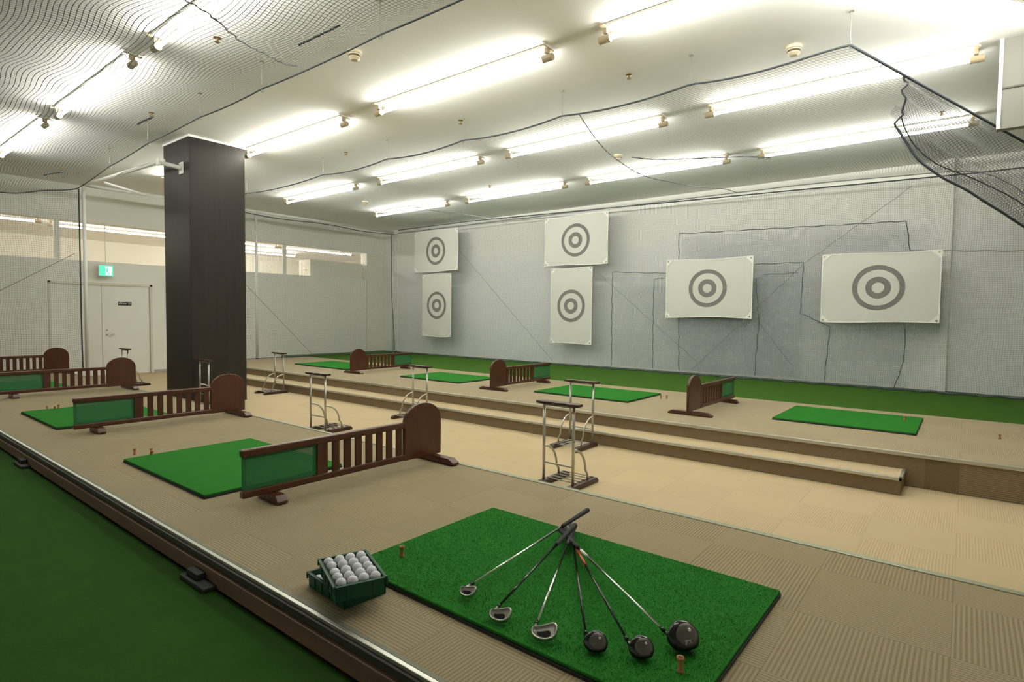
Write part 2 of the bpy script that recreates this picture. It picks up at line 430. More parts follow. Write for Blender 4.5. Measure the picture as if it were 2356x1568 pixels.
# ------------------------------------------------------------------ fluorescent fixtures
def fixture(L):
    r = empty('fluorescent_light', label='bare fluorescent tube fixture with end sockets mounted on the ceiling', cat='ceiling light', group='fluorescent ceiling lights')
    MB().box((-0.055, -0.05, -0.025), (0.055, L+0.05, 0.0)).obj('batten', FIXW, r, bevel=0.004)
    for y, s in ((0.0, -1), (L, 1)):
        m = MB().box((-0.025, y-0.035 if s<0 else y-0.0, -0.075), (0.025, y+0.0 if s<0 else y+0.035, -0.02))
        m.tube([(0, y - s*0.03, -0.12), (0, y + s*0.085, -0.12)], 0.036, 14)
        m.box((-0.09, y-0.02 + s*0.02, -0.03), (0.09, y+0.02 + s*0.02, -0.018))
        m.obj('socket', SOCK, r)
    MB().tube([(0, 0.03, -0.12), (0, L-0.03, -0.12)], 0.020, 8, caps=False).obj('tube', TUBE, r, smooth=True)
    return r
F = fixture(2.62)
rows = {2.35: (0.4, 3.75, 7.05, 10.35), 4.86: (0.12, 3.45, 6.87, 10.2), 7.45: (0.04, 3.35, 6.65, 10.12), 9.85: (0.05, 3.28, 6.50, 9.83)}
first = True
for x, ys in rows.items():
    for y in ys:
        if first: F.location = (x, y, CZ-0.001); first = False
        else: place(F, (x, y, CZ-0.001))
for x, y in ((1.0, 16.8), (4.0, 17.2), (6.8, 16.8), (9.6, 16.8), (8.8, 19.0)):
    place(F, (x+2.62, y, 3.619), pi/2)
dv = Vector((0.96, -0.73, 0)).normalized()
place(F, (4.95, 1.05, CZ-0.001), math.atan2(-dv.x, dv.y))

r = empty('smoke_detector', label='round cream ceiling smoke detector', cat='smoke detector', group='ceiling detectors')
MB().lathe([(0,-0.001),(0.075,-0.001),(0.075,-0.03),(0.062,-0.035),(0.06,-0.075),(0.035,-0.095),(0,-0.095)], 24).obj('housing', DET, r, smooth=False)
MB().lathe([(0.0625,-0.045),(0.0632,-0.05),(0.0625,-0.065)], 24).obj('vent_band', plain('slot_dark', (0.12,0.09,0.05), 0.7), r)
det = [(3.75, 5.1), (6.35, 1.46), (8.8, 4.72), (8.8, 11.55)]
r.location = (*det[0], CZ)
for p in det[1:]: place(r, (*p, CZ))
r = empty('sprinkler_head', label='small brass ceiling sprinkler head', cat='sprinkler', group='ceiling sprinklers')
BR = plain('brass', (0.25, 0.17, 0.06), 0.4, 0.8)
MB().lathe([(0,0),(0.035,0),(0.035,-0.006),(0.012,-0.01),(0.010,-0.04),(0.025,-0.042),(0.025,-0.047),(0,-0.047)], 14).obj('head', BR, r)
spr = [(5.98, 3.09), (5.96, 5.68), (5.96, 8.35), (9.3, 8.0), (2.74, 5.95), (9.5, 0.36), (3.2, 8.9)]
r.location = (*spr[0], CZ-0.001)
for p in spr[1:]: place(r, (*p, CZ-0.001))

# ------------------------------------------------------------------ nets
def surf(fn, nu, nv, uvf, warp=0.04, ws=1.0):
    m = MB(); m.uv = []
    for i in range(nu+1):
        for j in range(nv+1):
            u = i/nu; v = j/nv
            m.v.append(tuple(fn(u, v))); a, b = uvf(u, v)
            wa = warp*(math.sin(b*3.1*ws+a*0.9)*0.5+math.sin(b*7.3*ws-a*2.1)*0.25+math.sin(a*5.3*ws+b*1.7)*0.2)
            wb = warp*(math.sin(a*2.7*ws+b*1.1+1)*0.5+math.sin(a*6.1*ws-b*2.7)*0.25+math.sin(b*4.9*ws)*0.2)
            m.uv.append((a+wa, b+wb))
    for i in range(nu):
        for j in range(nv):
            a = i*(nv+1)+j; m.f.append((a, a+1, a+nv+2, a+nv+1))
    return m
def wob(x, y, s=1.0):
    return (math.sin(x*1.7*s+y*0.6)*0.5 + math.sin(y*2.3*s-x*0.9+1.0)*0.3 + math.sin(x*4.1*s+y*3.3+2)*0.2)
hooksR = [0.90, 2.35, 3.95, 5.59, 7.23, 8.95, 11.64, 14.0]
def scallop(y, hk, amp):
    for a, b in zip(hk, hk[1:]):
        if a <= y <= b:
            t = (y-a)/(b-a); return -amp*4*t*(1-t)
    return 0.0
def ztopR(X, Y):
    fx = (X-5.92)/5.98
    z = 3.90 + 0.08*fx - 0.26*math.sin(pi*min(1,max(0,fx)))**0.8 + scallop(Y, hooksR, 0.05)*(1-fx) + 0.035*wob(X, Y)*min(1, fx*6)*min(1,(1-fx)*6+0.2)
    if Y < 3.0: z -= 0.05*((3.0-Y)/2.0)**1.5*fx
    return z
def topR(u, v):
    X = 5.92 + 5.98*v
    y0 = 0.90 - 0.62*(X-5.92) if X < 9.0 else 0.90-0.62*3.08
    Y = y0 + (14.0-y0)*u
    z = ztopR(X, Y)
    k = max(0.0, 1-(Y-y0)/1.2)**2
    edge = 3.90 - 0.275*(X-5.92)
    z = z*(1-k) + edge*k if X < 9.5 else z*(1-k)+ 2.95*k
    return (X, Y, z)
net = empty('ceiling_net', (0,0,0), label='grey golf netting stretched below the ceiling over the hitting bays', cat='net')
surf(topR, 130, 60, lambda u, v: (u*14.0, v*6.0)).obj('netting', NETTR, net, smooth=True, fix=False)
MB().tube([topR(i/150, 0) for i in range(151)], 0.010, 6).obj('edge_rope', CORD, net, smooth=True)
MB().tube([topR(0, i/24) for i in range(25)], 0.012, 6).obj('edge_rope', CORD, net, smooth=True)
MB().tube([topR(i/60, 1) for i in range(61)], 0.009, 6).obj('edge_rope', CORDL, net, smooth=True)
def dash(path, r=0.006):
    n = len(path)
    return MB().tube(path, r, 5, radii=[r*(1.0 if i%2 else 1.8) for i in range(n)])
sm = [(x, 3.8+0.25*math.sin(x), ztopR(x, 3.8)+0.004) for x in [5.95+0.08*i for i in range(74)]]
dash(sm, 0.005).obj('seam_cord', CORDL, net)
sm = [(7.3+0.06*i, 3.7-0.075*i+0.15*math.sin(i*0.3), ztopR(7.4, 3.0)-0.04) for i in range(20)]
dash(sm, 0.005).obj('seam_cord', CORD, net)
sm = [(x, 8.9+0.2*math.sin(x), ztopR(x, 8.9)-0.006) for x in [8.0+0.08*i for i in range(48)]]
dash(sm, 0.005).obj('seam_cord', CORDL, net)
hk = None
for y in hooksR[:-1]:
    if hk is None:
        hk = empty('net_hook', (5.92, y, 3.90), label='small metal hook wire holding the net rope from the ceiling', cat='hook', group='net hooks')
        MB().tube([(0,0,CZ-3.902),(0,0,0.05),(0.02,0,0.02),(0.02,0,-0.02),(0,0,-0.035),(-0.015,0,-0.02)], 0.004, 6).obj('wire', STEEL, hk)
        MB().box((-0.02,-0.02,CZ-3.90-0.012),(0.02,0.02,CZ-3.90-0.001)).obj('ceiling_plate', STEEL, hk)
    else: place(hk, (5.92, y, 3.90))
def CR(t, P):
    n = len(P)-1; k = min(int(t*n), n-1); f = t*n-k
    p0 = Vector(P[max(k-1,0)]); p1 = Vector(P[k]); p2 = Vector(P[k+1]); p3 = Vector(P[min(k+2,n)])
    return 0.5*((2*p1)+(p2-p0)*f+(2*p0-5*p1+4*p2-p3)*f*f+(3*p1-p0-3*p2+p3)*f**3)
UP = [(6.50,0.54,3.74),(7.2,0.11,3.55),(8.1,-0.45,3.30),(9.0,-1.00,3.05),(9.6,-1.35,2.88)]
LO = [(6.90,0.62,3.38),(7.15,0.42,3.05),(7.85,-0.15,2.66),(8.8,-0.82,2.24),(9.6,-1.35,1.95)]
def side(u, v):
    a = CR(u, UP); b = CR(u, LO); p = a.lerp(b, v)
    fold = math.sin(v*22+u*3)*0.03
    p += Vector((-0.35, -0.25, 0))*math.sin(pi*v)*0.15 + Vector((fold, fold*0.7, 0.02*wob(u*12, v*9)))
    return p
def side2(u, v):
    v = 0.5+0.5*v
    p = side(u, v); return p + Vector((0.10, 0.08, 0.03*math.sin(u*17)))*math.sin(pi*v) + Vector((0.03,0.02,0))
sn = empty('side_net', (0,0,0), label='gathered grey netting sagging beside the ceiling net corner', cat='net')
surf(side, 60, 40, lambda u, v: (u*3.8+v*0.5, v*1.2-u*0.8)).obj('netting', NETD, sn, smooth=True, fix=False)
surf(side2, 50, 30, lambda u, v: (u*3.8-v*0.3, v*0.9+u*0.7)).obj('netting', NETD, sn, smooth=True, fix=False)
MB().tube([side(i/60, 1) for i in range(61)], 0.012, 6).obj('edge_rope', CORD, sn, smooth=True)
MB().tube([side(0.0+0.02*math.sin(i), i/12) for i in range(13)], 0.009, 6).obj('edge_rope', CORD, sn, smooth=True)
MB().tube([side(i/40, 0.82+0.05*math.sin(i*0.2)) for i in range(41)], 0.006, 6).obj('edge_rope', CORD, sn, smooth=True)

def topz(Y):
    f = max(0.0, min(1.0, Y/11.0)); return 3.84 + 0.24*f
def back(u, v):
    Y = -3.0 + 17.0*u; z = 0.27 + (topz(Y)-0.27)*v
    return (11.925 + 0.03*wob(Y, z*0.7) * (1-v), Y, z)
bn = empty('back_net', (0,0,0), label='large grey golf net hanging along the rear wall', cat='net')
surf(back, 120, 30, lambda u, v: (u*17.0, v*3.8)).obj('netting', NETM, bn, smooth=True, fix=False)
def patch(y0, y1, z0, z1, off, name='net_patch'):
    surf(lambda u, v: (11.955+off+0.01*wob((y0+(y1-y0)*u)*2, v*3), y0+(y1-y0)*u, z0+(z1-z0)*v), 30, 20, lambda u, v: (u*(y1-y0)*1.03+0.01, v*(z1-z0)*1.02+0.013)).obj(name, NETP, bn, smooth=True, fix=False)
patch(0.85, 4.86, 0.33, 3.18, 0.03)
patch(2.46, 6.45, 0.33, 2.45, 0.06)
MB().tube([back(i/100, 1) for i in range(101)], 0.013, 6).obj('top_rope', CORD, bn, smooth=True)
MB().tube([(11.90, -3+17*i/200, 0.268+0.012*math.sin(i*1.3)) for i in range(201)], 0.016, 6).obj('bottom_rope', CORD, bn, smooth=True)
def cord(path, r=0.008, mat=CORD):
    pts = []
    for (y0,z0),(y1,z1) in zip(path, path[1:]):
        n = max(2, int(math.hypot(y1-y0, z1-z0)/0.12))
        for i in range(n):
            t = i/n; pts.append((11.885+0.004*math.sin(9*t), y0+(y1-y0)*t+0.008*math.sin(i*2.1+y0), z0+(z1-z0)*t+0.008*math.sin(i*1.7)))
    pts.append((11.885, path[-1][0], path[-1][1]))
    MB().tube(pts, r, 5).obj('patch_rope', mat, bn)
cord([(4.82,.33),(4.89,3.25),(0.87,3.15),(0.80,2.65)])
cord([(6.44,.34),(6.47,2.50),(5.17,2.42)], 0.007)
cord([(5.42,.33),(5.44,2.30),(5.17,2.32)], 0.006)
cord([(3.32,2.53),(2.44,2.53),(2.47,1.57),(1.96,1.34),(2.03,.33)], 0.007)
cord([(3.29,2.25),(3.21,1.40),(3.26,.33)], 0.007)
cord([(3.15,2.32),(2.53,2.34)], 0.006)
cord([(11.34,3.29),(8.09,.34)], 0.005, CORDL)
cord([(6.95,2.57),(4.45,.56)], 0.005, CORDL)
cord([(0.80,3.74),(2.44,2.5),(4.53,.37)], 0.005, CORDL)
cord([(3.29,1.5),(2.59,.58)], 0.005, CORDL)
cord([(0.82,1.36),(0.82,.77),(0.95,.29)], 0.007)
cord([(0.80,2.65),(-1.5,2.50)], 0.005, CORDL)

hooksL = [-1.5, 0.3, 2.0, 4.1, 6.1, 7.6, 9.4, 11.4, 14.0]
def eL(Y): return 3.28 + (0.40*((Y-8)/6)**1.5 if Y > 8 else 0)
def topL(u, v):
    Y = -1.5 + 15.5*u; e = eL(Y)
    X = e - (e+3.4)*v
    d = e - X
    z = 3.90 - 0.34*(1-math.exp(-d/0.75)) + scallop(Y, hooksL, 0.018)*math.exp(-d/0.5) + 0.07*wob(X*1.6, Y*1.3)*min(1, d/0.6)
    return (X, Y, z)
nl = empty('ceiling_net', (0,0,0), label='sagging grey golf netting hung under the ceiling over the shaded turf', cat='net')
surf(topL, 170, 80, lambda u, v: (u*15.5, v*6.8), 0.05, 1.2).obj('netting', NETT, nl, smooth=True, fix=False)
MB().tube([topL(i/150, 0) for i in range(151)], 0.008, 6).obj('edge_rope', CORD, nl, smooth=True)
MB().tube([topL(1, i/60) for i in range(61)], 0.012, 6).obj('edge_rope', CORD, nl, smooth=True)
def zl(x, y):
    e = eL(y); return topL((y+1.5)/15.5, (e-x)/(e+3.4))[2] - 0.008
def seamL(p0, p1, r, mat=CORD, wig=0.02):
    n = 40; pts = []
    for i in range(n+1):
        t = i/n; x = p0[0]+(p1[0]-p0[0])*t + wig*math.sin(i*1.9); y = p0[1]+(p1[1]-p0[1])*t+wig*math.cos(i*1.3)
        pts.append((x, y, zl(x, y)))
    dash(pts, r).obj('seam_cord', mat, nl)
seamL((2.66,4.35),(2.70,3.86), 0.005, CORD, 0.008)
seamL((2.02,4.40),(2.98,4.93), 0.004, CORDL, 0.01)
seamL((2.72,8.0),(2.76,7.65), 0.006, CORD, 0.01)
seamL((2.68,11.9),(2.78,11.2), 0.006, CORD, 0.01)
seamL((1.2,4.1),(2.02,4.40), 0.004, CORDL, 0.01)
for y in hooksL[1:-1]: place(hk, (topL((y+1.5)/15.5, 0)[0], y, 3.90))

def endL(u, v):
    X = -3.4 + 7.1*u; z0 = 0.31
    z = z0 + (topL(1, max(0,(3.68-X)/7.08))[2]-z0)*v
    return (X, 14.0+0.03*wob(X, z), z)
ne = empty('end_net', (0,0,0), label='vertical golf netting closing the end of the bay with rope edge', cat='net')
surf(endL, 50, 24, lambda u, v: (u*7.1, v*3.6)).obj('netting', NETE, ne, smooth=True, fix=False)
MB().tube([endL(1, i/20) for i in range(21)], 0.014, 6).obj('edge_rope', CORD, ne, smooth=True)
MB().tube([(0.6,13.98,0.55),(3.6,13.98,2.6)], 0.006, 5).obj('seam_cord', CORDL, ne)
def endR(u, v):
    X = 6.7 + 5.2*u; z = 0.31 + (3.93-0.04*math.sin(pi*u*2)**2-0.31)*v
    return (X, 14.0+0.03*wob(X, z), z)
ne = empty('end_net', (0,0,0), label='vertical golf netting hung from a white rail at the bay end', cat='net')
surf(endR, 50, 24, lambda u, v: (u*5.2, v*3.65)).obj('netting', NETE, ne, smooth=True, fix=False)
MB().tube([endR(i/40, 1) for i in range(41)], 0.012, 6).obj('edge_rope', CORD, ne, smooth=True)
MB().tube([endR(i/40, 0) for i in range(41)], 0.010, 6).obj('edge_rope', CORD, ne, smooth=True)
MB().tube([(6.9,13.96,2.3),(8.9,13.96,0.33)], 0.006, 5).obj('seam_cord', CORDL, ne)
MB().tube([(11.6,13.95,3.9),(11.62,13.94,2.0),(11.75,13.94,0.35)], 0.010, 5).obj('edge_rope', CORD, ne)
po = empty('pole_structure', (0,0,0), label='white tubular poles and rails carrying the golf nets', cat='net support')
for x, z0 in ((3.80, 0.0), (7.39, 0.0), (11.78, 0.25)):
    MB().tube([(x,14.08,z0+0.002),(x,14.08,4.02)], 0.035, 12).obj('upright_pole', ALUW, po, smooth=True)
MB().tube([(3.78,14.08,4.0),(11.8,14.08,4.0)], 0.035, 12).obj('rail', ALUW, po, smooth=True)
MB().tube([(3.78,14.08,3.99),(3.66,9.75,3.78)], 0.03, 12).obj('brace', ALUW, po, smooth=True)
MB().tube([(3.9,13.2,3.95),(5.2,14.08,3.95)], 0.025, 12).obj('brace', ALUW, po, smooth=True)

# ------------------------------------------------------------------ targets
def target(yc, zc, w, h, seed=0):
    X = 11.866
    r = empty('target_sheet', (X, yc, zc), label='white cloth golf target with grey concentric rings hung on the net', cat='target', group='golf targets')
    hw, hh = w/2, h/2
    N = 12
    def base(a, b):
        return (0.008*math.sin(a*5+seed)*math.cos(b*4)-0.002, a*hw, b*hh + 0.012*math.sin(a*3+seed)*b)
    m = MB()
    for i in range(N+1):
        for j in range(N+1): m.v.append(base(-1+2*i/N, -1+2*j/N))
    for i in range(N):
        for j in range(N):
            k = i*(N+1)+j; m.f.append((k, k+1, k+N+2, k+N+1))
    m.obj('sheet', CLOTH, r, smooth=True, fix=False)
    def onf(a, b, off=-0.006):
        p = base(a/hw, b/hh); return (p[0]+off, p[1], p[2])
    s = 0.395
    m = MB()
    m.ring(s*0.80, s*1.0, onf); m.ring(s*0.24, s*0.48, onf)
    m.obj('printed_rings', RING, r, fix=False)
    m = MB(); t = 0.018; c = 0.16
    for sy in (-1, 1):
        for sz in (-1, 1):
            m.add([onf(sy*hw, sz*hh,-0.008), onf(sy*(hw-c), sz*hh,-0.008), onf(sy*hw, sz*(hh-c),-0.008)], [(0,1,2)])
    for sgn in (-1, 1):
        for i in range(N):
            a0 = -1+2*i/N; a1 = -1+2*(i+1)/N
            m.add([onf(a0*hw, sgn*hh,-0.007), onf(a1*hw, sgn*hh,-0.007), onf(a1*hw, sgn*(hh-t),-0.007), onf(a0*hw, sgn*(hh-t),-0.007)], [(0,1,2,3)])
            m.add([onf(sgn*hw, a0*hh,-0.007), onf(sgn*hw, a1*hh,-0.007), onf(sgn*(hw-t), a1*hh,-0.007), onf(sgn*(hw-t), a0*hh,-0.007)], [(0,1,2,3)])
    m.obj('hem_and_corners', CLOTHW, r, fix=False)
    for sy in (-1, 1):
        for sz in (-1, 1):
            m = MB()
            m.ring(0.006, 0.016, lambda a, b: onf(sy*(hw-0.04)+a, sz*(hh-0.04)+b, -0.012), 12)
            m.tube([onf(sy*(hw-0.04), sz*(hh-0.04), -0.01), onf(sy*(hw+0.01), sz*(hh+0.05), 0.02)], 0.003, 4)
            m.obj('eyelet', EYE, r)
    return r
EYE = plain('eyelet_brass', (0.25,0.2,0.1), 0.4, 0.8)
target(12.27, 3.33, 1.82, 1.20, 1)
target(12.22, 1.74, 1.20, 1.84, 2)
target(7.47, 3.30, 1.78, 1.20, 3)
target(7.57, 1.72, 1.18, 1.84, 4)
target(4.24, 2.08, 1.80, 1.22, 5)
target(1.24, 2.03, 1.77, 1.22, 6)

# ------------------------------------------------------------------ hitting mats
def mat(x0, x1, y0, y1, rz=0.0):
    cx, cy = (x0+x1)/2, (y0+y1)/2; w, l = (x1-x0)/2, (y1-y0)/2
    r = empty('hitting_mat', (cx, cy, PZ+0.001), rz, 'rectangular bright green turf hitting mat on the carpet', 'golf mat', 'hitting mats')
    MB().box((-w, -l, 0), (w, l, 0.012)).obj('rubber_backing', RUB, r, bevel=0.002)
    MB().box((-w+0.003, -l+0.003, 0.0125), (w-0.003, l-0.003, 0.026)).obj('turf_pile', MATG, r, bevel=0.004)
    return r
m1 = mat(1.575, 2.60, 0.58, 2.20, -0.01)
mat(1.60, 2.62, 3.72, 5.12)
mat(1.62, 2.66, 6.98, 8.37)
mat(1.62, 2.66, 10.5, 12.0)
mat(7.10, 8.30, 0.36, 1.74)
mat(7.10, 8.20, 3.59, 5.18)
mat(7.10, 8.14, 6.77, 8.28)
mat(7.18, 8.22, 10.06, 12.0)
rnd = random.Random(3); tm = MB()
for i in range(42000):
    x = rnd.uniform(-0.505, 0.505); y = rnd.uniform(-0.80, 0.80)
    a = rnd.uniform(0, 2*pi); h = rnd.uniform(0.003, 0.006); w = 0.0014
    dx, dy = math.cos(a)*w, math.sin(a)*w; lx, ly = rnd.uniform(-.003,.003), rnd.uniform(-.003,.003)
    o = len(tm.v)
    tm.v += [(x-dx, y-dy, 0.0255), (x+dx, y+dy, 0.0255), (x+lx, y+ly, 0.0255+h)]; tm.f.append((o, o+1, o+2))
tuft = tm.obj('turf_blades', MATG, m1, fix=False); tuft['kind'] = 'stuff'

r = empty('rubber_tee', label='short tan rubber golf tee standing on the floor', cat='golf tee', group='rubber tees')
MB().lathe([(0,0),(0.012,0),(0.012,0.004),(0.009,0.008),(0.009,0.036),(0.012,0.046),(0.011,0.048),(0.007,0.042),(0,0.04)], 16).obj('stem', TEE, r, smooth=True)
MB().lathe([(0.0121,0.040),(0.0135,0.046),(0.0121,0.050),(0.009,0.047)], 16).obj('cup_rim', TEE, r, smooth=True)
zt = PZ+0.001
tees = [(1.79,2.07,zt+0.026),(1.775,0.69,zt+0.026),(1.84,5.24,zt),(1.81,5.14,zt),(1.75,5.33,zt),(1.93,8.37,zt+.001),(1.88,8.46,zt),(1.95,8.30,zt+.026),(7.49,-0.30,zt),(7.87,3.36,zt),(7.80,3.42,zt),(7.95,0.52,zt+0.026)]
r.location = tees[0]
for p in tees[1:]: place(r, p)

# ------------------------------------------------------------------ bay dividers
def divider():
    r = empty('bay_divider', label='low dark-stained wooden bay divider with slats and green mesh panel', cat='divider', group='bay dividers')
    W = 0.38; zt = 0.475; zs = 0.33
    poly = [(0,0.045),(W,0.045),(W,zs)]
    for k in range(1, 16):
        a = pi*k/16; poly.append((W/2+W/2*math.cos(a), zs+(zt-zs)*math.sin(a)))
    poly.append((0, zs))
    MB().prism(poly, -0.016, 0.016, fn=lambda a,b,h:(a,h,b)).obj('end_board', WOOD, r, bevel=0.005)
    MB().box((W-0.01,-0.022,0.30),(1.63,0.022,0.345)).obj('top_rail', WOOD, r, bevel=0.008)
    MB().box((W-0.01,-0.022,0.05),(1.63,0.022,0.095)).obj('bottom_rail', WOOD, r, bevel=0.008)
    for i in range(8):
        x = W+0.045+0.092*i
        MB().box((x-0.026,-0.009,0.093),(x+0.026,0.009,0.302)).obj('slat', WOOD, r, bevel=0.002)
    MB().box((1.085,-0.016,0.093),(1.125,0.016,0.302)).obj('upright', WOOD, r, bevel=0.002)
    MB().box((1.12,-0.003,0.088),(1.625,0.003,0.306)).obj('mesh_panel', GMESH, r, label='green mesh cloth panel')
    MB().prism([(-0.27,0.0),(0.27,0.0),(0.27,0.018),(0.22,0.045),(-0.22,0.045),(-0.27,0.018)], 0.045, 0.115, fn=lambda a,b,h:(h,a,b)).obj('foot', WOOD, r, bevel=0.004)
    MB().prism([(-0.13,0.0),(0.13,0.0),(0.13,0.015),(0.10,0.05),(-0.10,0.05),(-0.13,0.015)], 1.40, 1.47, fn=lambda a,b,h:(h,a,b)).obj('foot', WOOD, r, bevel=0.004)
    return r
D = divider(); D.location = (3.30, 3.355, PZ+0.006); D.rotation_euler = (0,0,pi-0.02)
place(D, (3.28, 6.55, PZ+0.006), pi-0.01)
place(D, (3.30, 9.96, PZ+0.006), pi)
place(D, (3.30, 13.3, PZ+0.006), pi+0.01)
place(D, (6.66, 2.58, PZ+0.002), -0.02)
place(D, (6.80, 5.80, PZ+0.002), 0.0)
place(D, (6.84, 9.45, PZ+0.002), 0.02)

# ------------------------------------------------------------------ club rest stands
def stand():
    r = empty('club_rest_stand', label='satin steel club rest stand with scalloped dark wood top', cat='club stand', group='club rest stands')
    n = 24; poly = []
    for i in range(n+1):
        y = -0.215 + 0.43*i/n; poly.append((0.045 + 0.010*math.cos(2*pi*(y/0.143)), y))
    for i in range(n+1):
        y = 0.215 - 0.43*i/n; poly.append((-0.045 - 0.010*math.cos(2*pi*(y/0.143)), y))
    MB().prism(poly, 0.715, 0.738).obj('scalloped_top', WOOD2, r, bevel=0.003)
    for y in (-0.15, 0.15):
        MB().tube([(0,y,0.045),(0,y,0.717)], 0.0125, 10).obj('leg', STEEL, r, smooth=True)
        pts = [(0.0,y,0.34)]
        for k in range(1, 11):
            a = (pi/2)*k/10; pts.append((0.20*math.sin(a), y, 0.34-0.20*(1-math.cos(a))))
        pts.append((0.235,y,0.10)); pts.append((0.24,y,0.045))
        MB().tube(pts, 0.010, 8).obj('curved_brace', STEEL, r, smooth=True)
        MB().prism([(-0.07,0.0),(0.38,0.0),(0.385,0.02),(0.36,0.045),(-0.05,0.045),(-0.075,0.02)], y-0.03, y+0.03, fn=lambda a,b,h:(a,h,b)).obj('foot', WOOD2, r, bevel=0.004)
    MB().tube([(0,-0.15,0.20),(0,0.15,0.20)], 0.008, 8).obj('crossbar', STEEL, r)
    for x in (0.06, 0.13, 0.20, 0.27, 0.33): MB().tube([(x,-0.15,0.05),(x,0.15,0.05)], 0.005, 6).obj('shelf_wire', STEEL, r)
    MB().box((-0.02,-0.15,0.700),(0.02,0.15,0.716)).obj('top_support', STEEL, r)
    return r
ST = stand(); ST.location = (4.07, 2.70, 0.002)
place(ST, (4.05, 6.25, 0.002), 0.03)
place(ST, (3.99, 9.22, 0.002), 0.0)
place(ST, (4.10, 12.9, 0.002), 0.0)
place(ST, (5.62, 3.42, 0.002), pi)
place(ST, (5.62, 6.12, 0.002), pi-0.03)
place(ST, (5.64, 9.95, 0.002), pi)

# ------------------------------------------------------------------ ball crates
def crate(loc, rz, tilt=0.0):
    r = empty('ball_crate', loc, rot=(tilt, 0, rz), label='green plastic ball crate with raised rim', cat='ball crate', group='ball crates')
    W, L, H, t = 0.098, 0.145, 0.062, 0.004
    m = MB().box((-W,-L,0),(W,L,t))
    m.box((-W,-L,t),(-W+t,L,H)).box((W-t,-L,t),(W,L,H)).box((-W,-L,t),(W,-L+t,H)).box((-W,L-t,t),(W,L,H))
    m.obj('tray_body', CRATE, r)
    m = MB(); e = 0.008
    m.box((-W-e,-L-e,H-0.008),(-W+t,L+e,H)).box((W-t,-L-e,H-0.008),(W+e,L+e,H)).box((-W-e,-L-e,H-0.008),(W+e,-L+t,H)).box((-W-e,L-t,H-0.008),(W+e,L+e,H))
    m.box((-W-e,-L-e,H-0.028),(-W,-L,H)).box((W,-L-e,H-0.028),(W+e,-L,H)).box((-W-e,L,H-0.028),(-W,L+e,H)).box((W,L,H-0.028),(W+e,L+e,H))
    m.obj('rim', CRATE, r, bevel=0.002)
    for k in (-0.09,-0.03,0.03,0.09):
        for sx in (-1, 1):
            MB().box((sx*W-0.004 if sx<0 else W, k-0.003, 0.006),(-W if sx<0 else W+0.004, k+0.003, H-0.008)).obj('rib', CRATE, r)
    for k in (-0.05,0.05):
        MB().box((k-0.003,-L-0.004,0.006),(k+0.003,-L,H-0.008)).obj('rib', CRATE, r)
        MB().box((k-0.003,L,0.006),(k+0.003,L+0.004,H-0.008)).obj('rib', CRATE, r)
    return r
c1 = crate((1.455, 2.035, PZ+0.002), math.radians(-5))
c2 = crate((1.420, 1.955, PZ+0.071), math.radians(-22))
bpy.context.view_layer.update()
bm_ = MB().ball((0,0,0), (0.02135,)*3, 20, 12)
b0 = None
def addball(p, label='white dimpled golf ball in a green crate'):
    global b0
    if b0 is None:
        b0 = bm_.obj('golf_ball', BALL, smooth=True); tag(b0, label, 'golf ball', 'golf balls'); b0.location = p; return
    c = b0.copy(); COL.objects.link(c); c.location = p; c.rotation_euler = (random.random()*3, random.random()*3, random.random()*3)
M2 = c2.matrix_world; M1 = c1.matrix_world
for i in range(4):
    for j in range(5):
        addball(M2 @ Vector((-0.068+0.0453*i+random.uniform(-.001,.001), -0.108+0.054*j+random.uniform(-.003,.003), 0.052+random.uniform(0,0.006))))
for i in range(4):
    for j in (3, 4, 5):
        addball(M1 @ Vector((-0.068+0.0453*i, -0.116+0.0465*j, 0.0262)))

